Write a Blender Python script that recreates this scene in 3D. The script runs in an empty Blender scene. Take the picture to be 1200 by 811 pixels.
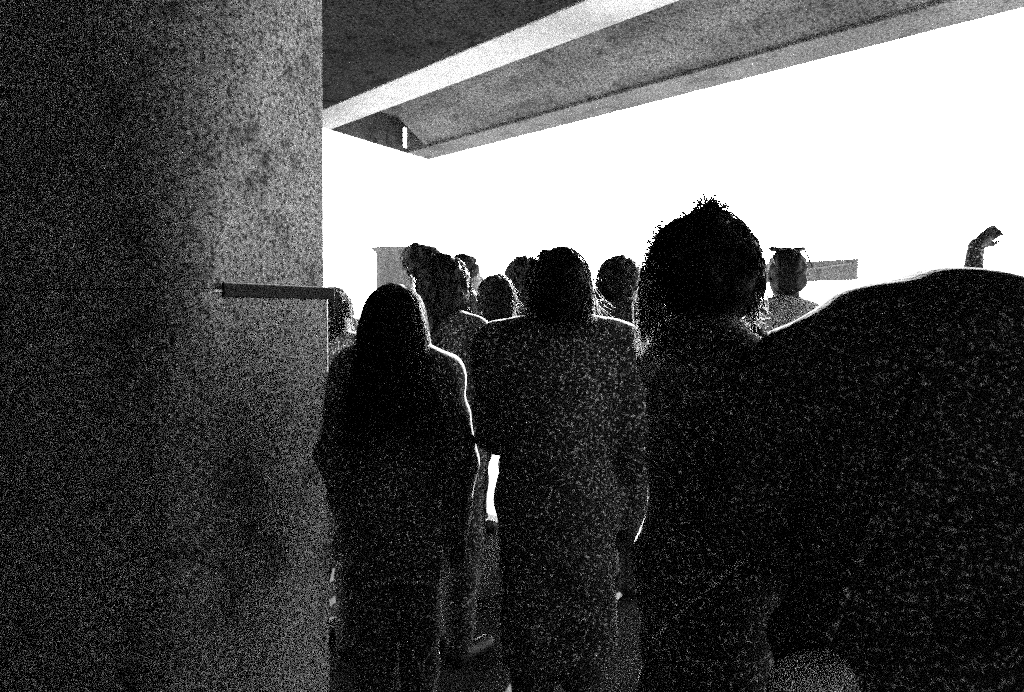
import bpy, math, random
import numpy as np
from mathutils import Vector, Matrix

random.seed(7)
rng = np.random.default_rng(7)
S = bpy.context.scene
COL = S.collection
R = math.radians

# ------------------------------------------------------------------ camera, light, exposure
EYE = 1.48
F = 800.0                      # focal length in pixels of the 1200 px wide photograph
PITCH = R(1.0)
SHIFT = 43.5 - F * math.tan(PITCH)   # rest of the horizon's height, by lens shift, in pixels
cam_d = bpy.data.cameras.new('camera')
cam_d.sensor_width = 36.0
cam_d.lens = 36.0 * F / 1200.0
cam_d.shift_y = -SHIFT / 1200.0
cam_d.clip_start = 0.05
cam_d.clip_end = 3000.0
cam = bpy.data.objects.new('camera', cam_d)
COL.objects.link(cam)
cam.location = (0, 0, EYE)
cam.rotation_euler = (math.pi / 2 - PITCH, 0, 0)
S.camera = cam

SUN_AZ = R(19)                 # to the right of straight ahead
SUN_EL = R(17)
w = bpy.data.worlds.new('World')
S.world = w
w.use_nodes = True
nt = w.node_tree
nt.nodes.clear()
sky = nt.nodes.new('ShaderNodeTexSky')
sky.sky_type = 'NISHITA'
sky.sun_disc = False
sky.sun_elevation = SUN_EL
sky.sun_rotation = SUN_AZ
bw = nt.nodes.new('ShaderNodeRGBToBW')
bg = nt.nodes.new('ShaderNodeBackground')
bg.inputs['Strength'].default_value = 0.13
wo = nt.nodes.new('ShaderNodeOutputWorld')
nt.links.new(sky.outputs[0], bw.inputs[0])
nt.links.new(bw.outputs[0], bg.inputs[0])
nt.links.new(bg.outputs[0], wo.inputs[0])

sun_d = bpy.data.lights.new('sun', 'SUN')
sun_d.energy = 4.5
sun_d.angle = R(0.5)
sun_d.color = (1, 1, 1)        # black and white film
sun = bpy.data.objects.new('sun', sun_d)
COL.objects.link(sun)
sdir = Vector((math.sin(SUN_AZ) * math.cos(SUN_EL), math.cos(SUN_AZ) * math.cos(SUN_EL), math.sin(SUN_EL)))
sun.rotation_euler = sdir.to_track_quat('Z', 'Y').to_euler()
sun.location = (6, 20, 12)

S.view_settings.view_transform = 'Standard'
S.view_settings.look = 'None'
S.view_settings.gamma = 1.0
S.view_settings.exposure = 3.0
# fast grainy film: few light samples per pixel and no smoothing
S.cycles.use_denoising = False
S.cycles.use_adaptive_sampling = True
S.cycles.adaptive_threshold = 1.0
S.cycles.adaptive_min_samples = 4
S.cycles.sample_clamp_indirect = 0.0
S.cycles.max_bounces = 6


def at(px, py, D):
    """world point at depth y = D seen at pixel (px, py) of the 1200 x 811 photograph"""
    u = (px - 600.0) / F
    v = (405.5 - SHIFT - py) / F
    c, s = math.cos(PITCH), math.sin(PITCH)
    t = D / (c + v * s)
    return Vector((u * t, D, EYE + (v * c - s) * t))


# ------------------------------------------------------------------ bookkeeping
def tag(o, label=None, cat=None, group=None, kind=None):
    if label: o['label'] = label
    if cat: o['category'] = cat
    if group: o['group'] = group
    if kind: o['kind'] = kind
    return o


def empty(name, loc=(0, 0, 0), rz=0.0):
    o = bpy.data.objects.new(name, None)
    o.empty_display_size = 0.1
    o.location = loc
    o.rotation_euler = (0, 0, rz)
    COL.objects.link(o)
    return o


def link(name, me, mat, parent=None, smooth=False):
    me.name = name
    o = bpy.data.objects.new(name, me)
    COL.objects.link(o)
    me.materials.append(mat)
    if smooth:
        me.polygons.foreach_set('use_smooth', np.ones(len(me.polygons), dtype=bool))
    if parent is not None:
        o.parent = parent
    return o


def mesh_np(V, Q):
    V = np.asarray(V, dtype=np.float32)
    Q = np.asarray(Q, dtype=np.int32)
    n = Q.shape[1]
    me = bpy.data.meshes.new('m')
    me.vertices.add(len(V))
    me.vertices.foreach_set('co', V.ravel())
    me.loops.add(Q.size)
    me.loops.foreach_set('vertex_index', Q.ravel())
    me.polygons.add(len(Q))
    me.polygons.foreach_set('loop_start', np.arange(0, Q.size, n, dtype=np.int32))
    me.update(calc_edges=True)
    me.validate()
    return me


class MB:
    """collects boxes, prisms and lathes into one mesh"""
    def __init__(self):
        self.v, self.f = [], []

    def prism(self, poly, z0, z1):
        n = len(poly)
        b = len(self.v)
        area = sum(poly[i][0] * poly[(i + 1) % n][1] - poly[(i + 1) % n][0] * poly[i][1] for i in range(n))
        if area < 0:
            poly = list(reversed(poly))
        self.v += [(p[0], p[1], z0) for p in poly] + [(p[0], p[1], z1) for p in poly]
        self.f.append(tuple(b + i for i in reversed(range(n))))
        self.f.append(tuple(b + n + i for i in range(n)))
        for i in range(n):
            j = (i + 1) % n
            self.f.append((b + i, b + j, b + n + j, b + n + i))
        return self

    def frame_box(self, o, ax, ay, az):
        b = len(self.v)
        o = Vector(o)
        for k in (0, 1):
            for j in (0, 1):
                for i in (0, 1):
                    self.v.append(tuple(o + ax * i + ay * j + az * k))
        self.f += [(b, b + 2, b + 3, b + 1), (b + 4, b + 5, b + 7, b + 6), (b, b + 1, b + 5, b + 4),
                   (b + 2, b + 6, b + 7, b + 3), (b, b + 4, b + 6, b + 2), (b + 1, b + 3, b + 7, b + 5)]
        return self

    def lathe(self, c, prof, n=48):
        b = len(self.v)
        for r, z in prof:
            for i in range(n):
                a = 2 * math.pi * i / n
                self.v.append((c[0] + r * math.cos(a), c[1] + r * math.sin(a), c[2] + z))
        for k in range(len(prof) - 1):
            for i in range(n):
                j = (i + 1) % n
                self.f.append((b + k * n + i, b + k * n + j, b + (k + 1) * n + j, b + (k + 1) * n + i))
        self.f.append(tuple(b + i for i in reversed(range(n))))
        self.f.append(tuple(b + (len(prof) - 1) * n + i for i in range(n)))
        return self

    def build(self, name, mat, parent=None, bevel=0.0, seg=2, smooth=False):
        me = bpy.data.meshes.new(name)
        me.from_pydata(self.v, [], self.f)
        me.update()
        o = link(name, me, mat, parent, smooth)
        if bevel:
            m = o.modifiers.new('bevel', 'BEVEL')
            m.width = bevel
            m.segments = seg
            m.limit_method = 'ANGLE'
        return o


# ------------------------------------------------------------------ materials
def nodes_mat(name):
    m = bpy.data.materials.new(name)
    m.use_nodes = True
    n = m.node_tree
    n.nodes.clear()
    out = n.nodes.new('ShaderNodeOutputMaterial')
    p = n.nodes.new('ShaderNodeBsdfPrincipled')
    n.links.new(p.outputs[0], out.inputs[0])
    return m, n, p, out


def tex(n, scale, detail=4.0, rough=0.6, coord='Object'):
    tc = n.nodes.new('ShaderNodeTexCoord')
    t = n.nodes.new('ShaderNodeTexNoise')
    t.inputs['Scale'].default_value = scale
    t.inputs['Detail'].default_value = detail
    t.inputs['Roughness'].default_value = rough
    n.links.new(tc.outputs[coord], t.inputs['Vector'])
    return t


def ramp(n, src, stops):
    r = n.nodes.new('ShaderNodeValToRGB')
    els = r.color_ramp.elements
    while len(els) < len(stops):
        els.new(0.5)
    for e, (pos, val) in zip(els, stops):
        e.position = pos
        e.color = (val, val, val, 1)
    n.links.new(src, r.inputs[0])
    return r


def mul(n, a, b):
    m = n.nodes.new('ShaderNodeMix')
    m.data_type = 'RGBA'
    m.blend_type = 'MULTIPLY'
    m.inputs[0].default_value = 1.0
    n.links.new(a, m.inputs[6])
    n.links.new(b, m.inputs[7])
    return m.outputs[2]


def bump(n, p, src, strength, dist):
    b = n.nodes.new('ShaderNodeBump')
    b.inputs['Strength'].default_value = strength
    b.inputs['Distance'].default_value = dist
    n.links.new(src, b.inputs['Height'])
    n.links.new(b.outputs[0], p.inputs['Normal'])


def concrete(name, lo, hi, speck=(0.35, 1.0), big=1.4, fine=160.0, stain=0.45, streak=None):
    m, n, p, _ = nodes_mat(name)
    a = ramp(n, tex(n, big, 6, 0.65).outputs[0], [(0.3, lo), (0.7, hi)])
    f = ramp(n, tex(n, fine, 2, 0.7).outputs[0], [(0.36, speck[0]), (0.56, speck[1])])
    s = ramp(n, tex(n, big * 3.1, 8, 0.72).outputs[0], [(0.36, stain), (0.46, 1.0)])
    c = mul(n, mul(n, a.outputs[0], f.outputs[0]), s.outputs[0])
    if streak:
        tc = n.nodes.new('ShaderNodeTexCoord')
        mp = n.nodes.new('ShaderNodeMapping')
        mp.inputs['Scale'].default_value = streak
        n.links.new(tc.outputs['Object'], mp.inputs['Vector'])
        t = n.nodes.new('ShaderNodeTexNoise')
        t.inputs['Scale'].default_value = 1.0
        t.inputs['Detail'].default_value = 5
        n.links.new(mp.outputs[0], t.inputs['Vector'])
        c = mul(n, c, ramp(n, t.outputs[0], [(0.35, 0.6), (0.55, 1.0)]).outputs[0])
    n.links.new(c, p.inputs['Base Color'])
    p.inputs['Roughness'].default_value = 0.92
    p.inputs['Specular IOR Level'].default_value = 0.2
    bump(n, p, tex(n, 45, 8, 0.7).outputs[0], 0.35, 0.01)
    return m


def cloth(name, lo, hi, fleck=220.0, sheen=0.6, trans=0.0, rough=0.85):
    """dark woven cloth with paler flecks of yarn"""
    m, n, p, out = nodes_mat(name)
    f = ramp(n, tex(n, fleck, 1, 0.5).outputs[0], [(0.52, lo), (0.70, hi)])
    n.links.new(f.outputs[0], p.inputs['Base Color'])
    p.inputs['Roughness'].default_value = rough
    p.inputs['Specular IOR Level'].default_value = 0.25
    p.inputs['Sheen Weight'].default_value = sheen
    p.inputs['Sheen Roughness'].default_value = 0.35
    bump(n, p, tex(n, 30, 5, 0.6).outputs[0], 0.4, 0.01)
    if trans:
        t = n.nodes.new('ShaderNodeBsdfTranslucent')
        n.links.new(f.outputs[0], t.inputs[0])
        mx = n.nodes.new('ShaderNodeMixShader')
        mx.inputs[0].default_value = trans
        n.links.new(p.outputs[0], mx.inputs[1])
        n.links.new(t.outputs[0], mx.inputs[2])
        n.links.new(mx.outputs[0], out.inputs[0])
    return m


def hair_mat(name, col, trans, tcol):
    m, n, p, out = nodes_mat(name)
    tc = tex(n, 90, 3, 0.6)
    r = ramp(n, tc.outputs[0], [(0.35, col * 0.5), (0.7, col * 1.6)])
    n.links.new(r.outputs[0], p.inputs['Base Color'])
    p.inputs['Roughness'].default_value = 0.6
    p.inputs['Specular IOR Level'].default_value = 0.3
    if trans:
        t = n.nodes.new('ShaderNodeBsdfTranslucent')
        t.inputs[0].default_value = (tcol, tcol, tcol, 1)
        mx = n.nodes.new('ShaderNodeMixShader')
        mx.inputs[0].default_value = trans
        n.links.new(p.outputs[0], mx.inputs[1])
        n.links.new(t.outputs[0], mx.inputs[2])
        n.links.new(mx.outputs[0], out.inputs[0])
    return m


def plain(name, v, rough=0.6, metal=0.0):
    m, n, p, _ = nodes_mat(name)
    r = ramp(n, tex(n, 60, 4, 0.6).outputs[0], [(0.3, v * 0.8), (0.7, v * 1.15)])
    n.links.new(r.outputs[0], p.inputs['Base Color'])
    p.inputs['Roughness'].default_value = rough
    p.inputs['Metallic'].default_value = metal
    return m


M = dict(
    pier=concrete('pillar_concrete', 0.34, 0.48, speck=(0.12, 1.0), fine=75, stain=0.35),
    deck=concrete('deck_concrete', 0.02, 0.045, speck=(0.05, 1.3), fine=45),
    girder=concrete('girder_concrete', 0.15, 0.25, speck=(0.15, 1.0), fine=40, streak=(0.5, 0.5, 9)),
    beam=concrete('daylight_toned_beam', 0.52, 0.66, speck=(0.7, 1.0), fine=60, stain=0.8, streak=(0.6, 0.6, 22)),  # pale colour stands in for daylight on the beam
    plate=concrete('shade_toned_plate', 0.05, 0.16, big=2.2, fine=55, stain=0.3),  # dark tone paints in the shade of the girder's end recess
    wall=concrete('added_wall_concrete', 0.16, 0.24),
    asphalt=concrete('asphalt', 0.018, 0.03, fine=150, big=0.3),
    paving=concrete('pale_paving', 0.5, 0.6, speck=(0.8, 1.0), fine=60, big=0.2, stain=0.85),
    column=concrete('column_concrete', 0.14, 0.24, fine=40),
    board=concrete('board_paint', 0.16, 0.22, fine=50),
    band=cloth('band_rubber', 0.008, 0.02, 130, sheen=0.0),
    black=cloth('black_cloth', 0.022, 0.50, 110, sheen=0.3),
    coal=cloth('charcoal_cloth', 0.016, 0.34, 90, sheen=0.5),
    matte=cloth('matte_black_cloth', 0.020, 0.32, 150, sheen=0.0, rough=1.0),
    navy=cloth('dark_cotton', 0.012, 0.26, 80, sheen=0.5),
    jeans=cloth('dark_denim', 0.018, 0.34, 110, sheen=0.2),
    shirt=cloth('pale_shirt', 0.5, 0.62, 90, sheen=0.3, trans=0.3),
    greyjk=cloth('grey_cloth', 0.1, 0.2, 120, sheen=0.4),
    canvas=cloth('pale_canvas', 0.7, 0.82, 160, sheen=0.1, trans=0.2),
    webbing=cloth('grey_webbing', 0.5, 0.7, 200, sheen=0.3),
    shoe=plain('shoe_leather', 0.02, 0.5),
    skin=plain('skin', 0.05, 0.55),
    skin_deep=plain('deep_skin', 0.018, 0.8),
    skin_pale=plain('pale_skin', 0.3, 0.55),
    hair=hair_mat('dark_hair', 0.012, 0.0, 0),
    strand_backlit=hair_mat('backlight_toned_hair', 0.45, 0.5, 0.8),  # brightened colour stands in for light shining through loose hair
    strand=hair_mat('dark_hair_strands', 0.02, 0.35, 0.12),
    strand_sunlit=hair_mat('sun_toned_hair', 0.22, 0.6, 0.75),  # lighter copy of the strand colour, painting sun onto edge locks
    lens=plain('dark_lens', 0.02, 0.2),
    metal=plain('grey_metal', 0.2, 0.5, 0.3),
)

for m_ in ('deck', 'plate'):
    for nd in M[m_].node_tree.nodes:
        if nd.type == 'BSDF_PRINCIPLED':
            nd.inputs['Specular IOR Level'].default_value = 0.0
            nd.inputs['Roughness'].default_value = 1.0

# ------------------------------------------------------------------ ground
def sheet(name, pts, z, mat):
    me = bpy.data.meshes.new(name)
    me.from_pydata([(x, y, z) for x, y in pts], [], [tuple(range(len(pts)))])
    me.update()
    return tag(link(name, me, mat), kind='structure')


sheet('ground', [(-900, -900), (900, -900), (900, 900), (-900, 900)], 0.0, M['paving'])
# the asphalt road under the bridge
dv = Vector((-0.698, 0.716, 0))           # along the bridge, away to the left
nv = Vector((0.716, 0.698, 0))            # across the bridge, to its open side


def bp(s, n_):                            # plan point: s along the bridge, n_ across it
    p = dv * s + nv * n_
    return (p.x, p.y)


sheet('road', [bp(-40, -14), bp(-40, 3.3), bp(40, 3.3), bp(40, -14)], 0.004, M['asphalt'])

# ------------------------------------------------------------------ bridge
Z0 = 4.0                                   # underside of the edge girder
A = Vector((-2.66, 9.5, 0))
B = Vector((-1.41, 11.6, 0))
eN = (B - A).normalized()                  # the cut end of the bridge


def end_at(n_, push=0.0):                  # point of the end line at distance n_ across, pushed inwards
    t = (n_ - A.dot(nv)) / eN.dot(nv)
    p = A + eN * t - dv * push
    return p


def strip(mb, n0, n1, z0, z1, s_in0=0.0, far=26.0):
    a, b = end_at(n0, s_in0), end_at(n1, s_in0)
    c, d = b - dv * far, a - dv * far
    mb.prism([(a.x, a.y), (b.x, b.y), (c.x, c.y), (d.x, d.y)], z0, z1)


mb = MB()
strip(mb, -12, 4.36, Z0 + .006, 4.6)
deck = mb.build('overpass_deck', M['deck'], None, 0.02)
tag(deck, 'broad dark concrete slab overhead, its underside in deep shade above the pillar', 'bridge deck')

gir = empty('edge_girder', (B.x, B.y, Z0))
gi = gir.matrix_world


def gpart(mb, name, mat, bevel=0.012):
    o = mb.build(name, mat, None, bevel)
    o.parent = gir
    o.matrix_parent_inverse = Matrix.Translation((-B.x, -B.y, -Z0))
    return o


mb = MB(); strip(mb, 4.363, 4.91, Z0, 4.6); gpart(mb, 'inner_beam', M['beam'])['label'] = 'beam with the daylight put into its pale colour'
N3 = 6.52


def section(mb, poly, push, far=26.0):
    """cross-section polygon of (across, height), extruded along the bridge from its cut end"""
    n = len(poly)
    b0 = len(mb.v)
    for f_ in (0.0, far):
        for q, z in poly:
            p_ = end_at(q, push) - dv * f_
            mb.v.append((p_.x, p_.y, z))
    mb.f.append(tuple(b0 + i for i in range(n)))
    mb.f.append(tuple(b0 + n + i for i in reversed(range(n))))
    for i in range(n):
        j = (i + 1) % n
        mb.f.append((b0 + j, b0 + i, b0 + n + i, b0 + n + j))


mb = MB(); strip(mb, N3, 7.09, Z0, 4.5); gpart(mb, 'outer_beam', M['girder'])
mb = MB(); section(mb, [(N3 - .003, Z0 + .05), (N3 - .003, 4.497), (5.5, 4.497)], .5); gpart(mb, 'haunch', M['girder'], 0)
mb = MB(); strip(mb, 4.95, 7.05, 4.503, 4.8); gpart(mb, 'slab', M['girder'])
# thin end plate with an open slot next to the outer beam
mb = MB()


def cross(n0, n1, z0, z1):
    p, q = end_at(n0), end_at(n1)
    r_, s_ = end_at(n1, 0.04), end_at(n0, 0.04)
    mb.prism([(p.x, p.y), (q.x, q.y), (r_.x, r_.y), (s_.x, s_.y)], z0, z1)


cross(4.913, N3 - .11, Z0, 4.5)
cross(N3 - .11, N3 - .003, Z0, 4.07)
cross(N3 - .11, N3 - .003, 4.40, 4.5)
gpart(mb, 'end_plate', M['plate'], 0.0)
tag(gir, 'concrete edge girder with an inner beam coloured pale as if daylit and recessed grey underside against the sky', 'girder')

# ------------------------------------------------------------------ pillar
pr = at(379, 330, 2.5); pc = at(216, 330, 1.9)
PR = Vector((pr.x, pr.y, 0)); PC = Vector((pc.x, pc.y, 0))
fa = (PR - PC).normalized()
fb = Vector((-fa.y, fa.x, 0))
fo = Vector((fa.y, -fa.x, 0))              # outward normal of the lit face
LA = (PR - PC).length
zb = at(378, 343, 2.5).z
pil = empty('bridge_pillar', (PC.x, PC.y, 0))


def pill(mb, name, mat, bevel, seg=4):
    o = mb.build(name, mat, None, bevel, seg)
    o.parent = pil
    o.matrix_parent_inverse = Matrix.Translation((-PC.x, -PC.y, 0))
    return o


def pbox(g, z0, z1):
    mb = MB()
    p = PC - fa * g - fb * g
    mb.frame_box((p.x, p.y, z0), fa * (LA + 2 * g), fb * (2.2 + 2 * g), Vector((0, 0, z1 - z0)))
    return mb


def outline(g, r):
    """plan of the pillar with its near corner rounded"""
    p_ = [PC + fa * (LA + g) - fb * g, PC + fa * (LA + g) + fb * (2.2 + g), PC - fa * g + fb * (2.2 + g)]
    c_ = PC + (fa + fb) * (r - g)
    p_ += [c_ - fa * r * math.cos(t_) - fb * r * math.sin(t_) for t_ in np.linspace(0, math.pi / 2, 9)]
    return [(q.x, q.y) for q in p_]


mb = MB()
zs = [zb, 1.75, 2.0, 2.25, 2.5, Z0 + .002]
for z_ in zs:                              # the rounding of the near corner widens upwards
    t_ = min(1.0, (z_ - zb) / 1.0)
    mb.v += [(x, y, z_) for x, y in outline(0, .12 + .36 * t_ ** 1.3)]
n_ = len(mb.v) // len(zs)
for k in range(len(zs) - 1):
    for i in range(n_):
        j = (i + 1) % n_
        mb.f.append((k * n_ + j, k * n_ + i, (k + 1) * n_ + i, (k + 1) * n_ + j))
mb.f.append(tuple(range(n_)))
mb.f.append(tuple(reversed(range((len(zs) - 1) * n_, len(zs) * n_))))
sh_ = pill(mb, 'shaft', M['pier'], 0)
sh_.data.polygons.foreach_set('use_smooth', [True] * len(sh_.data.polygons))
try:
    sh_.data.set_sharp_from_angle(angle=R(35))
except Exception:
    pass
pill(MB().prism(outline(.013, .115), 0.0, zb - .001), 'jacket', M['pier'], 0.008, 2)
o_ = PC + fa * .125 + fo * .0132
pill(MB().frame_box((o_.x, o_.y, zb - .024), fa * (LA - .085), fo * .009, Vector((0, 0, .044))), 'band', M['band'], 0.003, 2)
tag(pil, 'massive stained concrete pillar at the left with a dark band across its lit face at head height', 'pillar')

# unseen wall added behind and beside the camera to keep the underpass dark
mb = MB()
mb.prism([bp(-5.0, -3.2), bp(4.4, -3.2), bp(4.4, 1.0), bp(4.9, 1.0), bp(4.9, -3.8), bp(-5.5, -3.8), bp(-5.5, 4.2), bp(-5.0, 4.2)], 0.0, Z0)
ab = mb.build('added_shade_wall', M['wall'], None, 0.02)
tag(ab, 'unseen rough concrete wall added to keep light out of the underpass', 'wall')

# ------------------------------------------------------------------ round column and board in the open
c = at(463, 362, 12.0)
col = empty('round_column', (c.x, c.y, 0))
hz = at(463, 291, 12.0).z
MB().lathe((0, 0, 0), [(0.36, 0.0), (0.36, 0.12), (0.315, 0.16), (0.325, hz - 0.09)], 64).build('shaft', M['column'], col, 0, smooth=False)
MB().lathe((0, 0, 0), [(0.325, hz - 0.088), (0.40, hz - 0.03), (0.40, hz)], 64).build('rim', M['column'], col)
tag(col, 'stout round concrete column with a flat rim, standing in the open behind the long-haired woman', 'column')

bo = at(918, 362, 10.0)
brd = empty('sign_board', (bo.x, bo.y, 0))
q0, q1 = at(890, 320, 10.6), at(1003, 316, 9.4)
zt, zl = at(1003, 303, 9.4).z, at(1003, 328, 9.4).z
mb = MB()
ax = Vector((q1.x - q0.x, q1.y - q0.y, 0))
ay = Vector((-ax.y, ax.x, 0)).normalized() * 0.07
mb.frame_box((q0.x - bo.x, q0.y - bo.y, zl), ax, ay, Vector((0, 0, zt - zl)))
mb.build('board', M['board'], brd, 0.008)
axn = ax.normalized()
mb = MB()
L_ = ax.length
for (u0, v0, u1, v1) in ((0.05, 0.12, L_ - 0.05, zt - zl - 0.05),):
    d_ = axn * (u1 - u0) + Vector((0, 0, v1 - v0))
    dn = d_.normalized()
    up = (axn.cross(Vector((0, 0, 1)))).cross(dn).normalized() * -0.025
    o_ = Vector((q0.x - bo.x, q0.y - bo.y, zl)) + axn * u0 + Vector((0, 0, v0)) - ay.normalized() * 0.014
    mb.frame_box(o_, d_, ay.normalized() * 0.012, up)
mb.build('brace', M['metal'], brd)
MB().lathe((0.02, 0.09, 0), [(0.05, 0.0), (0.05, zt - 0.06)], 20).build('post', M['metal'], brd)
tag(brd, 'blank grey board on a post, level with the head of the man with raised sunglasses', 'sign board')

# ------------------------------------------------------------------ figures: implicit surfaces
def rotm(rx=0, ry=0, rz=0):
    return np.array(Matrix.Rotation(rz, 3, 'Z') @ Matrix.Rotation(ry, 3, 'Y') @ Matrix.Rotation(rx, 3, 'X'))


def V3(*a):
    return np.array(a, dtype=np.float64)


def cone(a, b, ra, rb, k=0.03, sub=False):
    return ('c', np.array(a, float), np.array(b, float), ra, rb, k, sub)


def ell(c, r, k=0.03, rot=None, sub=False):
    return ('e', np.array(c, float), np.array(r, float), k, rot, sub)


def prim_d(pr_, P):
    if pr_[0] == 'c':
        _, a, b, ra, rb, k, sub = pr_
        ba = b - a
        t = np.clip(((P - a) @ ba) / max(ba @ ba, 1e-9), 0, 1)
        return np.linalg.norm(P - a - t[..., None] * ba, axis=-1) - (ra + t * (rb - ra)), k, sub
    _, c_, r, k, rot, sub = pr_
    q = P - c_
    if rot is not None:
        q = q @ rot
    k0 = np.linalg.norm(q / r, axis=-1)
    k1 = np.linalg.norm(q / (r * r), axis=-1) + 1e-9
    return k0 * (k0 - 1.0) / k1, k, sub


def prim_box(pr_):
    if pr_[0] == 'c':
        r = max(pr_[3], pr_[4])
        return np.minimum(pr_[1], pr_[2]) - r, np.maximum(pr_[1], pr_[2]) + r, pr_[5]
    r = np.max(pr_[2])
    return pr_[1] - r, pr_[1] + r, pr_[3]


def smin(a, b, k):
    if k <= 0:
        return np.minimum(a, b)
    h = np.maximum(k - np.abs(a - b), 0) / k
    return np.minimum(a, b) - h * h * k * 0.25


def sdf(prims, P):
    d = np.full(P.shape[:-1], 9.0)
    for p_ in prims:
        x, k, sub = prim_d(p_, P)
        d = -smin(-d, x, k) if sub else smin(d, x, k)
    return d


EDGES = [(a, b) for a in range(8) for b in range(8) if a < b and bin(a ^ b).count('1') == 1]


def surface(prims, h, post=None):
    """smooth union of the primitives, meshed by surface nets"""
    bs = [prim_box(p_) for p_ in prims if not p_[-1]]
    lo = np.min([b[0] for b in bs], axis=0) - 3 * h - 0.02
    hi = np.max([b[1] for b in bs], axis=0) + 3 * h + 0.02
    n = np.ceil((hi - lo) / h).astype(int) + 1
    ax_ = [lo[i] + h * np.arange(n[i]) for i in range(3)]
    Fd = np.full(n, 1.0, dtype=np.float64)
    for p_ in prims:
        b0, b1, k = prim_box(p_)
        m = k + 2.5 * h
        i0 = np.clip(np.floor((b0 - m - lo) / h).astype(int), 0, n)
        i1 = np.clip(np.ceil((b1 + m - lo) / h).astype(int) + 1, 0, n)
        if np.any(i1 <= i0):
            continue
        sl = tuple(slice(i0[i], i1[i]) for i in range(3))
        P = np.stack(np.meshgrid(*[ax_[i][sl[i]] for i in range(3)], indexing='ij'), -1)
        x, k, sub = prim_d(p_, P)
        Fd[sl] = -smin(-Fd[sl], x, k) if sub else smin(Fd[sl], x, k)
    if post is not None:
        P = np.stack(np.meshgrid(*ax_, indexing='ij'), -1)
        Fd = post(Fd, P)
    Fd[0], Fd[-1] = np.maximum(Fd[0], h), np.maximum(Fd[-1], h)
    Fd[:, 0], Fd[:, -1] = np.maximum(Fd[:, 0], h), np.maximum(Fd[:, -1], h)
    Fd[:, :, 0], Fd[:, :, -1] = np.maximum(Fd[:, :, 0], h), np.maximum(Fd[:, :, -1], h)
    ins = Fd < 0
    cnt = np.zeros(np.array(n) - 1, dtype=np.int8)
    for q in range(8):
        cnt += ins[(q & 1):n[0] - 1 + (q & 1), (q >> 1 & 1):n[1] - 1 + (q >> 1 & 1), (q >> 2):n[2] - 1 + (q >> 2)]
    act = (cnt > 0) & (cnt < 8)
    idx = np.argwhere(act)
    cv = np.stack([Fd[idx[:, 0] + (q & 1), idx[:, 1] + (q >> 1 & 1), idx[:, 2] + (q >> 2)] for q in range(8)], -1)
    acc = np.zeros((len(idx), 3)); num = np.zeros(len(idx))
    for a, b in EDGES:
        fa_, fb_ = cv[:, a], cv[:, b]
        cr = (fa_ < 0) != (fb_ < 0)
        t = np.where(cr, fa_ / np.where(cr, fa_ - fb_, 1), 0)
        pa = V3(a & 1, a >> 1 & 1, a >> 2); pb = V3(b & 1, b >> 1 & 1, b >> 2)
        acc += np.where(cr[:, None], pa + t[:, None] * (pb - pa), 0)
        num += cr
    V = (idx + acc / num[:, None]) * h + lo
    vid = -np.ones(np.array(n) - 1, dtype=np.int64)
    vid[idx[:, 0], idx[:, 1], idx[:, 2]] = np.arange(len(idx))
    Q = []
    for axis in range(3):
        sl0 = [slice(None)] * 3; sl1 = [slice(None)] * 3
        sl0[axis] = slice(0, -1); sl1[axis] = slice(1, None)
        a_, b_ = ins[tuple(sl0)], ins[tuple(sl1)]
        for flip in (False, True):
            e = np.argwhere((a_ & ~b_) if not flip else (~a_ & b_))
            if not len(e):
                continue
            o1, o2 = [(1, 2), (2, 0), (0, 1)][axis]
            def cell(d1, d2):
                c_ = e.copy(); c_[:, o1] -= d1; c_[:, o2] -= d2
                return vid[c_[:, 0], c_[:, 1], c_[:, 2]]
            q = np.stack([cell(1, 1), cell(0, 1), cell(0, 0), cell(1, 0)], -1)
            Q.append(q[:, ::-1] if flip else q)
    return V, np.concatenate(Q)


def folds(amp, seed, hem=None, top=None):
    r_ = np.random.default_rng(seed)
    ph = r_.uniform(0, 6.28, 8)
    def f(Fd, P):
        x, y, z = P[..., 0], P[..., 1], P[..., 2]
        wv = np.sin(34 * z + 3.2 * np.sin(9 * x + ph[0]) + 3 * np.sin(11 * y + ph[1]) + ph[2])
        wv += 0.7 * np.sin(21 * z + 26 * x + 4 * np.sin(7 * y + 9 * z + ph[3]) + ph[4])
        wv += 0.6 * np.sin(58 * z - 19 * x + 2.5 * np.sin(17 * x + ph[5]) + ph[6])
        G = Fd + amp * wv * np.clip(1 - np.abs(Fd) / 0.06, 0, 1)
        if hem is not None:
            G = np.maximum(G, hem + 0.012 * np.sin(14 * x + ph[7]) - z)
        if top is not None:
            G = np.maximum(G, z - top)
        return G
    return f


def hairnoise(amp, f0, seed, cut=None):
    r_ = np.random.default_rng(seed)
    ph = r_.uniform(0, 6.28, 9)
    def f(Fd, P):
        x, y, z = P[..., 0] * f0, P[..., 1] * f0, P[..., 2] * f0
        wv = np.sin(x * 1.0 + 2 * np.sin(z * .6 + ph[0]) + ph[1]) + np.sin(y * 1.1 + 2 * np.sin(x * .7 + ph[2]) + ph[3])
        wv += np.sin(z * .8 + 2.2 * np.sin(y * .8 + x * .5 + ph[4]) + ph[5])
        wv += .5 * np.sin(2.3 * x + 1.9 * np.sin(2.1 * z + ph[6])) + .5 * np.sin(2.6 * y - 1.7 * z + ph[7])
        return Fd + amp * wv * np.clip(1 - np.abs(Fd) / 0.05, 0, 1)
    return f


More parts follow.
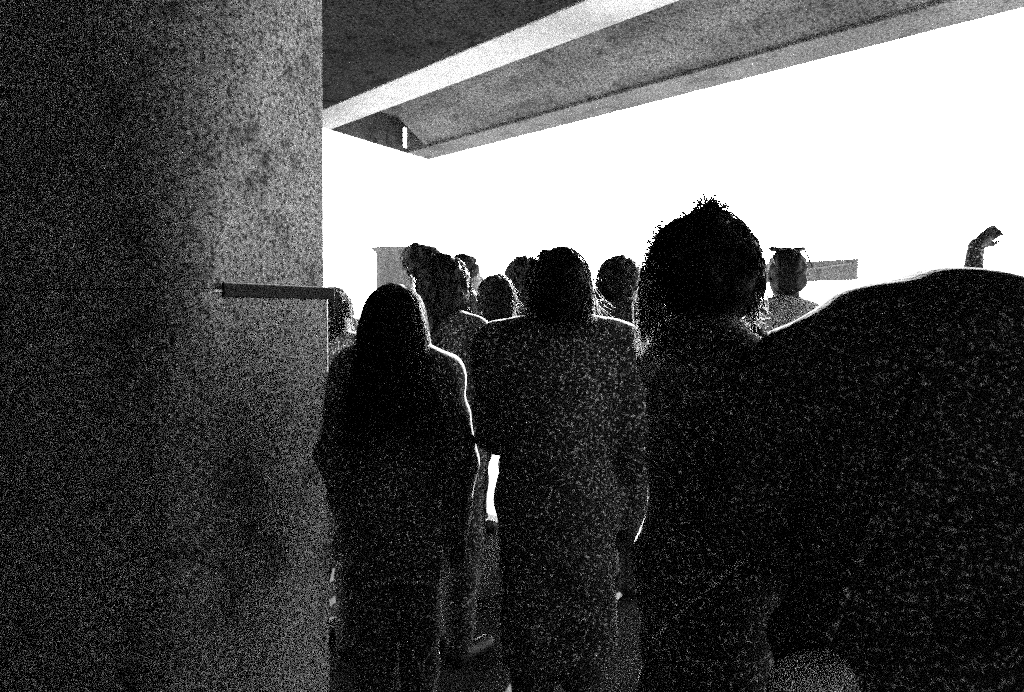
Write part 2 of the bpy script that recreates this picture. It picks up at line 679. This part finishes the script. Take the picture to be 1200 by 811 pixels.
def tubes(paths, r0, r1):
    """thin three-sided tapered tubes along many paths of equal length: (N, K, 3)"""
    N, K, _ = paths.shape
    T = np.gradient(paths, axis=1)
    T /= np.linalg.norm(T, axis=-1, keepdims=True) + 1e-9
    ref = np.where(np.abs(T[..., 2:3]) > 0.9, V3(1, 0, 0), V3(0, 0, 1))
    u = np.cross(T, ref); u /= np.linalg.norm(u, axis=-1, keepdims=True) + 1e-9
    v = np.cross(T, u)
    rad = np.linspace(r0, r1, K)[None, :, None]
    ring = [paths + rad * (math.cos(a) * u + math.sin(a) * v) for a in (0, 2.094, 4.189)]
    V = np.stack(ring, 2).reshape(-1, 3)
    base = (np.arange(N)[:, None] * K + np.arange(K - 1)[None, :]) * 3
    Q = []
    for i in range(3):
        j = (i + 1) % 3
        Q.append(np.stack([base + i, base + j, base + 3 + j, base + 3 + i], -1).reshape(-1, 4))
    return V, np.concatenate(Q)


def strands(prims, starts, steps, step, lift, wob, seed, grav=V3(0, 0, -1), out=0.0, k=1.0):
    """locks that run down over the hair volume, leaving it a little towards their ends"""
    r_ = np.random.default_rng(seed)
    P = starts.copy()
    N = len(P)
    off = r_.uniform(0.2, 1.0, N) * lift
    bias = r_.normal(0, 1, (N, 3)); bias[:, 2] *= 0.3
    paths = [P.copy()]
    e = 0.004
    for s in range(steps):
        g = np.stack([sdf(prims, P + V3(e, 0, 0)) - sdf(prims, P - V3(e, 0, 0)),
                      sdf(prims, P + V3(0, e, 0)) - sdf(prims, P - V3(0, e, 0)),
                      sdf(prims, P + V3(0, 0, e)) - sdf(prims, P - V3(0, 0, e))], -1)
        g /= np.linalg.norm(g, axis=-1, keepdims=True) + 1e-9
        f = s / steps
        d = grav + bias * wob * (0.5 + f) + g * out * f
        d = d - g * np.minimum((d * g).sum(-1, keepdims=True), 0) - g * np.maximum((d * g).sum(-1, keepdims=True), 0) * (1 - f) * k
        d /= np.linalg.norm(d, axis=-1, keepdims=True) + 1e-9
        bias += r_.normal(0, 0.35, (N, 3))
        P = P + d * step
        dist = sdf(prims, P)
        want = off * (0.4 + f)
        P = P + g * np.maximum(want - dist, 0)[:, None]
        paths.append(P.copy())
    return np.stack(paths, 1)


class Person:
    def __init__(self, px, D, H, yaw, label, seed, h=0.009, lean=0.0, head=(0, 0, 0), arms=None, wide=1.0,
                 jacket='black', trousers='jeans', skin='skin', hem=0.80, group='people in the crowd', slim=1.0, stance=0.0, hands=True,
                 hump=0.0, coat=0.0, rise=0.0, droop=0.0, hdir=None, fist=1.0, skirt=0.0, crease=.0032):
        self.s = s = H / 1.70
        self.seed = seed
        self.h = h
        self.skin = skin
        p = at(px, 362, D)
        self.root = empty('person', (p.x, D, 0), yaw)
        tag(self.root, label, 'person', group)
        hip = V3(0, 0, 0.95)
        Rl = rotm(rx=-lean)
        nb = V3(0, -0.012, 1.45)
        Rh = rotm(rx=head[0], ry=head[2], rz=head[1])
        sp = lambda q: (hip + Rl @ (np.array(q, float) - hip)) * s
        hd = lambda q: sp(nb + Rh @ (np.array(q, float) - nb))
        self.hd, self.sp = hd, sp
        self.Rh = Rl @ Rh
        ss = 0.178 * wide
        W = wide
        # skeleton
        sh = {-1: sp((-ss, -0.01, 1.395 - droop)), 1: sp((ss, -0.01, 1.395 - droop))}
        dflt = {-1: ((-0.225 * W, -0.03, 1.11), (-0.225 * W, 0.04, 0.86)), 1: ((0.225 * W, -0.03, 1.11), (0.225 * W, 0.04, 0.86))}
        arms = {**dflt, **(arms or {})}
        el = {i: V3(*arms[i][0]) * s for i in (-1, 1)}
        wr = {i: V3(*arms[i][1]) * s for i in (-1, 1)}
        st = stance
        hp = {i: V3(i * (0.088 + st * .5), 0, 0.90 + rise) * s for i in (-1, 1)}
        kn = {i: V3(i * (0.10 + st), 0.025, 0.49) * s for i in (-1, 1)}
        an = {i: V3(i * (0.105 + 1.8 * st), -0.02, 0.085) * s for i in (-1, 1)}

        def torso(g, W=W):
            pr_ = [ell(sp((0, 0, 1.25)), V3(.160 * W + g, .108 * slim + g, .20 + g) * s, .05, Rl),
                   ell(sp((0, 0, 1.06)), V3(.138 * W * slim + g, .096 * slim + g, .17 + g) * s, .06, Rl),
                   ell(V3(0, -0.005, .93 + rise) * s, V3(.162 * slim + g, .118 * slim + g, .135 - rise * .6 + g) * s, .06),
                   cone(sh[-1] * .75 + sh[1] * .25, sh[1] * .75 + sh[-1] * .25, (.076 + g) * s, (.076 + g) * s, .05),
                   cone(sp((0, -.022, 1.455 - droop * .7)), sh[-1] + V3(.02, 0, .008), (.046 + g) * s, (.052 + g) * s, .05),
                   cone(sp((0, -.022, 1.455 - droop * .7)), sh[1] + V3(-.02, 0, .008), (.046 + g) * s, (.052 + g) * s, .05)]
            if hump:
                pr_.append(ell(sp((0, -.035, 1.36)), V3(.15 * W + g, .10 + g, .12 + g) * s, .07, Rl))
            return pr_

        def arm(i, g, e=0.0):
            return [cone(sh[i], el[i], (.055 + g) * s, (.043 + g) * s, .045),
                    cone(el[i], wr[i], (.043 + g) * s, (.028 + g * (1 + e)) * s, .03)]

        def leg(i, g, fl=0.0):
            return [cone(hp[i], kn[i], (.085 * slim + g) * s, (.056 + g) * s, .05),
                    cone(kn[i], kn[i] * .7 + an[i] * .3 + V3(0, -.012, 0), (.052 + g) * s, (.054 + g) * s, .03),
                    cone(kn[i] * .7 + an[i] * .3 + V3(0, -.012, 0), an[i], (.054 + g) * s, (.036 + g + fl) * s, .03)]

        def hand(i):
            d = wr[i] - el[i]
            d = d / np.linalg.norm(d) if hdir is None or i < 0 else V3(*hdir) / np.linalg.norm(hdir)
            side = np.cross(d, V3(0, 1, 0)) if abs(d[1]) < .9 else V3(1, 0, 0)
            side /= np.linalg.norm(side)
            nrm = np.cross(side, d)
            self.hand_axes = (d, side, nrm)
            c_ = wr[i] + d * .05 * s
            pr_ = [cone(wr[i], c_, .025 * s, .028 * s, .02),
                   ell(c_ + d * .008 * s, V3(.040, .045, .017) * s, .02, np.stack([side, d, nrm], -1))]
            for q, (o, L) in enumerate(((-.030, .062), (-.010, .074), (.011, .070), (.030, .055))):
                k0 = c_ + (d * .040 + side * o) * s
                k1 = k0 + (d * L * .5 - nrm * .010 * i * fist) * s
                k2 = k1 + (d * L * (.42 if fist == 1 else -.1) - nrm * .022 * i * fist) * s
                pr_ += [cone(k0, k1, .0095 * s, .0088 * s, .006), cone(k1, k2, .0088 * s, .007 * s, .003)]
            t0 = c_ + (-d * .012 - side * .028) * s
            t1 = t0 + (d * .030 - side * .022 - nrm * .008 * i) * s
            pr_ += [cone(t0, t1, .013 * s, .011 * s, .012), cone(t1, t1 + (d * .028 - side * .004 - nrm * .01 * i) * s, .011 * s, .008 * s, .003)]
            return pr_

        hr = self.Rh
        # bare head, face forward along +y
        def headp():
            pr_ = [ell(hd((0, -.014, 1.607)), V3(.074, .094, .093) * s, .03, hr),
                   ell(hd((0, .030, 1.545)), V3(.055, .062, .070) * s, .04, hr),
                   cone(hd((0, .045, 1.497)), hd((0, .070, 1.500)), .028 * s, .018 * s, .03),
                   cone(hd((0, .082, 1.592)), hd((0, .106, 1.560)), .010 * s, .014 * s, .015),
                   cone(hd((-.010, .094, 1.556)), hd((.010, .094, 1.556)), .010 * s, .010 * s, .008),
                   cone(hd((-.032, .070, 1.606)), hd((.032, .070, 1.606)), .014 * s, .014 * s, .015),
                   cone(hd((-.018, .082, 1.527)), hd((.018, .082, 1.527)), .008 * s, .008 * s, .008),
                   cone(hd((-.016, .080, 1.517)), hd((.016, .080, 1.517)), .008 * s, .008 * s, .006)]
            for i in (-1, 1):
                pr_.append(ell(hd((i * .028, .088, 1.588)), V3(.016, .014, .010) * s, .008, hr, True))
                pr_.append(ell(hd((i * .028, .078, 1.587)), V3(.012, .012, .011) * s, .003, hr))
                pr_.append(ell(hd((i * .077, -.008, 1.578)), V3(.010, .021, .032) * s, .008, hr))
            pr_ += [cone(sp((0, -.022, 1.42)), hd((0, -.018, 1.54)), .058 * s, .052 * s, .03)]
            return pr_

        self.head_prims = headp()
        body = torso(0.0) + arm(-1, 0) + arm(1, 0) + leg(-1, 0) + leg(1, 0) + self.head_prims
        for i in (-1, 1):
            body += hand(i) if hands else [ell(wr[i] + V3(0, .01, -.05) * s, V3(.022, .035, .07) * s, .02)]
            toe = an[i] + V3(i * .01, .15, -.05) * s
            body += [cone(an[i] + V3(0, -.01, -.035) * s, toe, .034 * s, .024 * s, .03)]
        Vb, Qb = surface(body, h)
        link('body', mesh_np(Vb, Qb), M[skin], self.root, True)
        # jacket, trousers, shoes
        jk = torso(.020 + coat) + arm(-1, .016 + coat * .6, .3) + arm(1, .016 + coat * .6, .3)
        jk += [cone(sp((-.03, -.022, 1.462 - droop)), sp((.03, -.022, 1.462 - droop)), .052 * s, .052 * s, .03)]
        if hem < .85:
            jk += [cone(V3(-.07, 0, .90) * s, V3(-.08 - skirt, 0, hem - .1) * s, (.11 + skirt) * s, (.115 + skirt) * s, .08),
                   cone(V3(.07, 0, .90) * s, V3(.08 + skirt, 0, hem - .1) * s, (.11 + skirt) * s, (.115 + skirt) * s, .08)]
        self.jk = jk
        Vj, Qj = surface(jk, h, folds(crease, seed, hem * s))
        link('jacket', mesh_np(Vj, Qj), M[jacket], self.root, True)
        tr = [ell(V3(0, -0.005, .93 + rise) * s, V3(.162 * slim + .012, .118 * slim + .012, .135 - rise * .6) * s, .06)] + leg(-1, .014, .012) + leg(1, .014, .012)
        Vt, Qt = surface(tr, max(h, .010), folds(.003, seed + 1, .055 * s, 1.0 * s))
        link('trousers', mesh_np(Vt, Qt), M[trousers], self.root, True)
        for i in (-1, 1):
            a_ = an[i]
            shp = [cone(a_ + V3(0, -.02, -.025) * s, a_ + V3(0, -.01, .03) * s, .045 * s, .046 * s, .02),
                   cone(a_ + V3(0, -.02, -.045) * s, a_ + V3(i * .01, .155, -.048) * s, .040 * s, .036 * s, .02)]
            Vs, Qs = surface(shp, max(h, .010), lambda Fd, P: np.maximum(Fd, 0.006 - P[..., 2]))
            link('shoe', mesh_np(Vs, Qs), M['shoe'], self.root, True)

    # ---- hair
    def hair(self, prims, amp=.004, f0=70, mat='hair', h=None, face=True):
        hd, s = self.hd, self.s
        pr_ = list(prims)
        if face:
            pr_ += [ell(hd((0, .105, 1.555)), V3(.062, .062, .085) * s, .015, self.Rh, True)]
        self.hp = prims
        Vh, Qh = surface(pr_, h or min(self.h, .008), hairnoise(amp, f0, self.seed))
        self.hv = Vh
        self.hobj = link('hair', mesh_np(Vh, Qh), M[mat], self.root, True)
        return self.hobj

    def cap(self, g=.012, low=.0, k=.02):
        hd, s = self.hd, self.s
        return [ell(hd((0, -.020, 1.612)), V3(.076 + g, .094 + g, .092 + g) * s, k, self.Rh),
                ell(hd((0, -.055, 1.560 - low)), V3(.066 + g, .055 + g, .060 + g) * s, .03, self.Rh)]

    def locks(self, n, steps, step, lift=.004, wob=.15, zmin=1.60, r=.0011, mat='strand', out=0.0, seed=0, name='hair_strands', sel=None, k=1.0, parent=None, grav=V3(0, 0, -1)):
        r_ = np.random.default_rng(self.seed * 31 + seed)
        c_ = self.hv
        ok = c_[:, 2] > zmin * self.s
        if sel is not None:
            ok &= sel(c_)
        c_ = c_[ok]
        st = c_[r_.integers(0, len(c_), n)] + r_.normal(0, .002, (n, 3))
        Pp = strands(self.hp, st, steps, step, lift, wob, self.seed + seed, out=out, k=k, grav=grav)
        Vv, Qq = tubes(Pp, r, r * .4)
        return tag(link(name, mesh_np(Vv, Qq), M[mat], self.hobj, False), kind='stuff')

    def paths(self, P, r0, r1, mat, name='hair_strands', parent=None):
        Vv, Qq = tubes(P, r0, r1)
        return tag(link(name, mesh_np(Vv, Qq), M[mat], parent or self.hobj, False), kind='stuff')

    def hit(self, px, py, lift=0.004):
        a, b = Vector((0, 0, EYE)), at(px, py, 1.0)
        o_, q_ = self.local(a), self.local(b)
        d = (q_ - o_) / np.linalg.norm(q_ - o_)
        t = 0.3
        for _ in range(80):
            x = float(sdf(self.jk, (o_ + d * t)[None])[0])
            t += x * 0.8
            if x < lift:
                break
        return o_ + d * t

    def local(self, p):
        q = Matrix.Rotation(-self.root.rotation_euler.z, 3, 'Z') @ (Vector(p) - Vector(self.root.location))
        return V3(*q)


def tuft(starts, dirs, K, length, curl, seed):
    r_ = np.random.default_rng(seed)
    N = len(starts)
    L = length * r_.uniform(.5, 1.15, (N, 1))
    d = dirs / np.linalg.norm(dirs, axis=-1, keepdims=True)
    b = r_.normal(0, curl, (N, 3))
    P = [starts]
    for i in range(K):
        d = d + b / K * 2
        d /= np.linalg.norm(d, axis=-1, keepdims=True)
        P.append(P[-1] + d * L / K)
    return np.stack(P, 1)


# ---- woman with long hair near the pillar
D = 2.24
p = Person(465, D, 1.545, R(-6), 'woman with long straight hair seen from behind, next to the pillar', 11, h=.008,
           arms={1: ((.235, -.02, 1.10), (.215, .03, .84)), -1: ((-.225, -.03, 1.10), (-.20, .05, .86))}, wide=.98, hem=.66, stance=-.015)
hd, s = p.hd, p.s
lh = p.cap(.014) + [ell(hd((0, -.035, 1.56)), V3(.098, .088, .12) * s, .04),
                    cone(hd((-.050, -.060, 1.52)), hd((-.085, -.110, 1.30)), .052 * s, .045 * s, .05),
                    cone(hd((.055, -.055, 1.52)), hd((.118, -.100, 1.30)), .052 * s, .040 * s, .05),
                    cone(hd((0, -.075, 1.52)), hd((0, -.130, 1.26)), .055 * s, .045 * s, .05)]
p.hair(lh, .002, 60)
p.locks(900, 26, .017, .005, .10, 1.54, .0012, 'strand', out=.15)
p.locks(240, 19, .016, .009, .14, 1.54, .0011, 'strand_sunlit', out=.2, seed=3, name='sun_toned_strands', sel=lambda c_: c_[:, 0] > .05)

# ---- person with a top knot
p = Person(522, 2.9, 1.67, R(-40), 'person with hair tied in a top knot, head bent, beside the long-haired woman', 12, h=.008,
           head=(R(-6), R(25), R(0)), wide=.95, jacket='coal', arms={1: ((.23, -.03, 1.10), (.15, .18, 1.0))})
hd, s = p.hd, p.s
kn_ = p.local(at(491, 300, 2.86))
p.hair(p.cap(.020) + [ell(hd((0, -.02, 1.60)), V3(.10, .112, .105) * s, .03, p.Rh), ell(kn_, V3(.054, .054, .042), .05),
                      cone(kn_ + V3(.01, .01, -.025), hd((0, -.03, 1.66)), .05, .06, .07), cone(hd((0, -.05, 1.56)), hd((0, -.07, 1.40)), .085 * s, .07 * s, .05), ell(hd((0, -.045, 1.53)), V3(.07, .06, .06) * s, .03, p.Rh)], .004, 80)
p.locks(500, 12, .014, .004, .3, 1.5, .0011, 'strand', out=.3)

# ---- bare-necked person in front of the far ones
p = bare = Person(581, 3.4, 1.63, R(5), 'dark-haired person between the top knot and the broad-shouldered man, legs a little apart', 13, h=.009,
           jacket='navy', wide=.92, hem=.93, stance=.022, slim=.90, rise=.075, arms={1: ((.235, .03, 1.10), (.10, .20, 1.02)), -1: ((-.235, .03, 1.10), (-.10, .20, 1.02))})
hd, s = p.hd, p.s
p.hair(p.cap(.016, .01), .003, 75)
p.locks(350, 10, .014, .004, .25, 1.55, .0012, 'strand', out=.2)
p.locks(60, 14, .014, .012, .3, 1.54, .0012, 'strand_sunlit', out=.5, seed=2, name='sun_toned_strands', sel=lambda c_: c_[:, 0] > .05)

# ---- curly-haired person further back
p = curly = Person(616, 4.2, 1.775, R(-20), 'curly-haired person half hidden behind the broad-shouldered man', 14, h=.010, jacket='coal', wide=.95, slim=.95,
           arms={1: ((.22, .0, 1.10), (.10, .20, 1.05)), -1: ((-.2, .0, 1.10), (-.06, .20, 1.05))})
hd, s = p.hd, p.s
p.hair(p.cap(.022) + [ell(hd((-.05, -.02, 1.63)), V3(.06, .07, .06) * s, .01), ell(hd((.05, -.02, 1.64)), V3(.05, .07, .06) * s, .006)], .007, 130)
rr = np.random.default_rng(3)
c_ = p.hv[rr.integers(0, len(p.hv), 300)]
p.paths(tuft(c_, c_ - hd((0, -.02, 1.6)), 6, .03, .9, 4), .0014, .0007, 'strand', 'hair_strands')

# ---- far person whose face catches the sun
p = Person(546, 4.6, 1.83, R(-75), 'distant person in profile behind the top knot, sunlit face turned to the right', 15, h=.009, jacket='greyjk', skin='skin_pale',
           wide=.9)
p.hair(p.cap(.014), .003, 75)

# ---- broad-shouldered man
p = Person(654, 2.1, 1.647, R(3), 'broad-shouldered man in a dark jacket seen from behind, centre of the crowd', 16, h=.008, wide=1.16, jacket='black', coat=.004,
           arms={-1: ((-.20, .10, 1.12), (-.05, .26, 1.08)), 1: ((.255, -.03, 1.11), (.235, .04, .86))}, hem=.42, stance=-.015)
hd, s = p.hd, p.s
p.hair(p.cap(.018, .0) + [ell(hd((0, -.045, 1.555)), V3(.086, .070, .07) * s, .03, p.Rh)], .004, 85)
p.locks(700, 11, .014, .004, .25, 1.53, .0011, 'strand', out=.25)
p.locks(70, 14, .013, .012, .25, 1.52, .0011, 'strand_sunlit', out=1.3, seed=5, name='sun_toned_strands', sel=lambda c_: c_[:, 0] > .066)

# ---- person with tied-back hair
p = Person(729, 3.6, 1.735, R(-62), 'person with tied-back hair facing right, between the broad man and the tousled woman', 17, h=.009, jacket='navy', skin='skin_pale',
           wide=.92)
hd, s = p.hd, p.s
p.hair(p.cap(.018) + [cone(hd((0, -.09, 1.62)), hd((0, -.15, 1.52)), .035 * s, .025 * s, .02)], .005, 80)
p.locks(300, 10, .015, .006, .4, 1.52, .0012, 'strand', out=.4)
p.locks(40, 12, .015, .01, .4, 1.52, .0012, 'strand_sunlit', out=.6, seed=2, name='sun_toned_strands')

# ---- tousled woman in the foreground
D = 1.5
p = Person(826, D, 1.655, R(-78), 'woman with tousled chin-length hair, tallest silhouette against the sky', 18, h=.0075, wide=.86, jacket='black',
           head=(R(-4), R(26), 0), arms={1: ((.19, .03, 1.10), (.13, .16, .94)), -1: ((-.19, .03, 1.10), (-.10, .16, .98))}, slim=.98, hem=.5)
hd, s = p.hd, p.s
L = lambda px, py, dd=0.0: p.local(at(px, py, D + dd))
bob = [ell(L(824, 306), V3(.110, 0.090, .092), .04), ell(L(836, 336), V3(.115, 0.083, .070), .05),
       ell(L(852, 345, .02), V3(.07, 0.043, .052), .04), ell(L(824, 360, .0), V3(.07, 0.052, .08), .04),
       ell(L(829, 276), V3(.06, 0.056, .045), .04), ell(L(797, 290), V3(.06, 0.041, .048), .03),
       ell(L(786, 312), V3(.05, 0.028, .040), .03), ell(L(860, 300), V3(.06, 0.033, .05), .03)]
p.hair(bob, .006, 65, face=False)
lf = L(756, 320) - L(800, 320)
lf = lf / np.linalg.norm(lf)
p.locks(900, 8, .012, .004, .25, 1.57, .0014, 'strand', out=.2, sel=lambda c_: (c_ - L(822, 300)) @ lf > 0)
p.locks(700, 5, .012, .003, .25, 1.54, .0013, 'strand', out=.2, seed=1, sel=lambda c_: (c_ - L(822, 300)) @ lf <= 0)
rr = np.random.default_rng(8)
base = np.array([L(*q) for q in [(829, 248), (822, 250), (836, 250), (814, 252)]])
st_ = base[rr.integers(0, 4, 170)] + rr.normal(0, .008, (170, 3))
up = np.tile(p.local(at(844, 236, D)) - p.local(at(830, 258, D)), (170, 1)) + rr.normal(0, .012, (170, 3))
p.paths(tuft(st_, up, 6, .046, .6, 9), .0017, .0008, 'strand', 'tuft')
# ragged ends sticking out of the crown and sides
for q, (x_, y_, dx, dy, n_s, ln) in enumerate(((779, 268, -16, -6, 26, .030), (768, 280, -14, -2, 20, .022), (763, 300, -14, 4, 24, .022), (762, 318, -12, 8, 26, .026), (763, 338, -10, 16, 26, .036),
                                               (800, 256, -6, -12, 20, .016), (858, 268, 8, -10, 20, .016), (880, 312, 10, 4, 20, .018), (886, 345, 8, 20, 30, .040), (880, 365, 6, 22, 30, .045))):
    o0 = L(x_, y_)
    st_ = o0 + rr.normal(0, .009, (n_s, 3))
    dr = np.tile(L(x_ + dx, y_ + dy) - o0, (n_s, 1)) + rr.normal(0, .010, (n_s, 3))
    p.paths(tuft(st_, dr, 6, ln, .5, 40 + q), .0015, .0006, 'strand' if q < 8 else 'strand_backlit', 'stray_strands')
# flyaway hair on both sides
lf = L(756, 320) - L(800, 320)
sel_l = p.hv[((p.hv - L(770, 300)) @ (lf / np.linalg.norm(lf)) > -.02) & (p.hv[:, 2] > 1.50)]
st_ = sel_l[rr.integers(0, len(sel_l), 160)]
d0 = st_ - L(822, 310) + rr.normal(0, .05, (160, 3))
p.paths(tuft(st_, d0, 6, .024, .6, 13), .0016, .0008, 'strand', 'stray_strands')
st_ = sel_l[rr.integers(0, len(sel_l), 220)]
dr = np.tile(lf / np.linalg.norm(lf) * .35 + V3(0, 0, -.6), (220, 1)) + rr.normal(0, .35, (220, 3))
p.paths(tuft(st_, dr, 8, .034, .5, 10), .0014, .0007, 'strand_backlit', 'sun_toned_strands')
sel_r = p.hv[((p.hv - L(872, 300)) @ (-lf / np.linalg.norm(lf)) > -.02) & (p.hv[:, 2] < L(872, 335)[2])]
st_ = sel_r[rr.integers(0, len(sel_r), 60)]
dr = np.tile(-lf / np.linalg.norm(lf) * .1 + V3(0, 0, -1), (60, 1)) + rr.normal(0, .15, (60, 3))
p.paths(tuft(st_, dr, 8, .045, .3, 12), .0012, .0006, 'strand_backlit', 'sun_toned_strands')
# long locks coloured pale as if backlit, falling to the left shoulder
N = 300
a_ = np.array([L(750 + 26 * t, 306 + 30 * q, -.02) for t, q in rr.uniform(0, 1, (N, 2))])
b_ = np.array([L(738 + 40 * t, 360, -.03) for t in rr.uniform(0, 1, N)])
c_ = np.array([L(744 + 46 * t, 384 + 36 * q, -.04) for t, q in rr.uniform(0, 1, (N, 2))])
tt = np.linspace(0, 1, 10)[None, :, None]
Pq = (1 - tt) ** 2 * a_[:, None] + 2 * tt * (1 - tt) * b_[:, None] + tt ** 2 * c_[:, None] + np.cumsum(rr.normal(0, .0024, (N, 10, 3)), 1)
p.paths(Pq, .0011, .0006, 'strand_backlit', 'backlight_toned_locks')
# slanting belt on her hip
pts = [(768, 746), (782, 733), (803, 712), (835, 685), (862, 663), (880, 650)]
bl = np.array([[p.hit(x, y) for x, y in pts]])
Vb, Qb = tubes(bl, .010, .010)
link('strap', mesh_np(Vb, Qb), M['webbing'], p.root, True)

# ---- man with sunglasses on his head
p = Person(920, 3.4, 1.768, R(4), 'short-haired man in a pale shirt with sunglasses pushed up on his head', 19, h=.008, jacket='shirt', wide=.95, droop=.045, skin='skin_deep')
hd, s = p.hd, p.s
p.hair(p.cap(.008), .002, 120)
g = MB()
for i in (-1, 1):
    me_p = [ell(hd((i * .058, -.055, 1.716)), V3(.038, .012, .008) * s, .004, p.Rh @ rotm(ry=R(-8 * i)))]
sg = [ell(hd((i * .058, -.02, 1.706)), V3(.034, .024, .012) * s, .004, p.Rh @ rotm(ry=R(-10 * i))) for i in (-1, 1)]
sg += [cone(hd((-.05, -.02, 1.712)), hd((.05, -.02, 1.712)), .005, .005, .004)]
sg += [cone(hd((i * .084, -.02, 1.706)), hd((i * .086, -.09, 1.62)), .004, .004, .003) for i in (-1, 1)]
Vg, Qg = surface(sg, .003)
link('sunglasses', mesh_np(Vg, Qg), M['lens'], p.root, True)

# ---- person half hidden behind the pillar
p = Person(390, 2.95, 1.565, R(-25), 'person whose hair edge is coloured pale as if sunlit, half hidden behind the right edge of the pillar', 20, h=.009, jacket='black', wide=.95, hem=.42)
hd, s = p.hd, p.s
p.hair(p.cap(.010) + [cone(hd((.03, -.05, 1.54)), hd((.05, -.07, 1.40)), .05 * s, .04 * s, .04)], .003, 70)
p.locks(300, 14, .014, .004, .2, 1.55, .0011, 'strand', out=.2)
p.locks(120, 16, .014, .010, .2, 1.52, .0011, 'strand_sunlit', out=.5, seed=4, name='sun_toned_strands', sel=lambda c_: c_[:, 0] > .04)

# ---- tiny far person in the gap by the pillar
p = Person(408, 8.0, 1.545, R(0), 'smallest, most distant person, glimpsed between the pillar and the long-haired woman', 21, h=.012, jacket='greyjk', hands=False)
p.hair(p.cap(.010), .003, 70)

# ---- bowed person filling the lower right
p = bowed = Person(1112, 1.0, 1.737, R(-30), 'person close to the camera with bowed head, broad dark back filling the lower right', 22, h=.008, lean=R(20), head=(R(-80), 0, 0),
           wide=1.22, jacket='matte', hump=1.0, coat=.014, droop=.045,
           arms={-1: ((-.30, .10, 1.08), (-.16, .32, 1.0)), 1: ((.30, .10, 1.08), (.16, .32, 1.0))}, hem=.55, skirt=.05, crease=.005)
p.hair(p.cap(.014), .004, 80)

# ---- raised arm
p = Person(1091, 3.3, 1.55, R(0), 'person hidden by the bowed back, one arm raised with a bent hand above it', 23, h=.0065, jacket='black',
           arms={1: ((.275, .10, 1.70), (.292, .08, 1.965))}, wide=.95, hdir=(.75, 0, .66), fist=1.5, coat=-.009)
p.hair(p.cap(.012), .004, 80)

# ---- short person between the tousled woman and the bowed back
p = short = Person(874, 2.5, 1.435, R(0), 'short dark-haired person just showing between the tousled woman and the bowed back', 24, h=.009, jacket='black')
p.hair(p.cap(.014), .004, 80)

# ---- copies of two of the figures, added to shade ground, people and pillar
def kids(o):
    return [c for c in bpy.data.objects if c.parent == o]


def copy_tree(o, parent=None):
    c = o.copy()
    COL.objects.link(c)
    c.parent = parent
    for ch in kids(o):
        copy_tree(ch, c)
    return c


SRC = {'curly': (curly.root, 1.775), 'short': (short.root, 1.435), 'bare': (bare.root, 1.63)}
for px, D, H, yaw, src, lab in (  # hidden figures added so their shadows darken the ground
        (655, 3.9, 1.62, 12, 'short', 'figure added to shade the ground, almost wholly hidden close behind the broad-shouldered man'),
        (664, 5.8, 1.70, -10, 'curly', 'distant curly-haired figure added to shade the ground, wholly in line behind the broad-shouldered man'),
        (528, 4.3, 1.63, 8, 'short', 'figure added to shade the ground, hidden behind the one with the top knot'),
        (806, 5.2, 1.72, -20, 'short', 'distant figure added for its shadow, hidden behind the tousled woman'),
        (640, 4.9, 1.64, 4, 'short', 'dark-haired figure added to shade the ground, further back in line behind the broad-shouldered man'),
        (492, 4.35, 1.58, 0, 'short', 'figure added to shade the ground, in the gap behind the long-haired woman and the top knot'),
        (1030, 2.4, 1.50, -15, 'short', 'figure added for its shadow, hidden behind the left shoulder of the bowed back')):
    r_, h0 = SRC[src]
    c = copy_tree(r_)
    q = at(px, 362, D)
    c.location = (q.x, D, 0)
    c.rotation_euler = (0, 0, R(yaw))
    c.scale = (H / h0,) * 3
    c['label'] = lab
for x, y, H, yaw, src in ((1.95, 2.15, 1.66, 5, 'short'), (1.85, 1.65, 1.72, 20, 'curly'), (1.90, 1.15, 1.64, 12, 'short'), (1.80, .62, 1.74, 30, 'curly'), (1.85, .10, 1.66, 25, 'short'), (1.7, -.45, 1.7, 30, 'curly')):  # unseen row added to block light from the lower pillar
    r_, h0 = SRC[src]
    c = copy_tree(r_)
    c.location = (x, y, 0)
    c.rotation_euler = (0, 0, R(yaw))
    c.scale = (H / h0,) * 3
    c['label'] = 'unseen dark-clad figure added beyond the right edge to shade the pillar'
    c['group'] = 'unseen figures added for shade'

# ---- pale canvas bag at the bottom edge
hb = bowed.root.matrix_basis @ Vector(bowed.hit(968, 752, .05))
bag = empty('shoulder_bag', (hb.x, hb.y, hb.z - .25), R(-12))
bgp = [ell(V3(-.02, 0, .185), V3(.05, .03, .045), .05), ell(V3(.025, 0, .175), V3(.05, .03, .045), .05), ell(V3(0, 0, .09), V3(.095, .04, .09), .05)]
Vg, Qg = surface(bgp, .006, folds(.004, 5))
link('pouch', mesh_np(Vg, Qg), M['canvas'], bag, True)
hp_ = [bowed.root.matrix_basis @ Vector(bowed.hit(x, y, .008)) - hb + Vector((0, 0, .25)) for x, y in ((968, 752), (990, 700), (1018, 630), (1045, 560), (1070, 480), (1090, 400), (1100, 350))]
hp_ = [Matrix.Rotation(R(12), 3, 'Z') @ q for q in hp_]
Vg, Qg = tubes(np.array([[tuple(q) for q in hp_]]), .009, .009)
link('strap', mesh_np(Vg, Qg), M['black'], bag, True)
tag(bag, 'pale canvas shoulder bag peeping in at the bottom edge below the bowed back', 'bag')
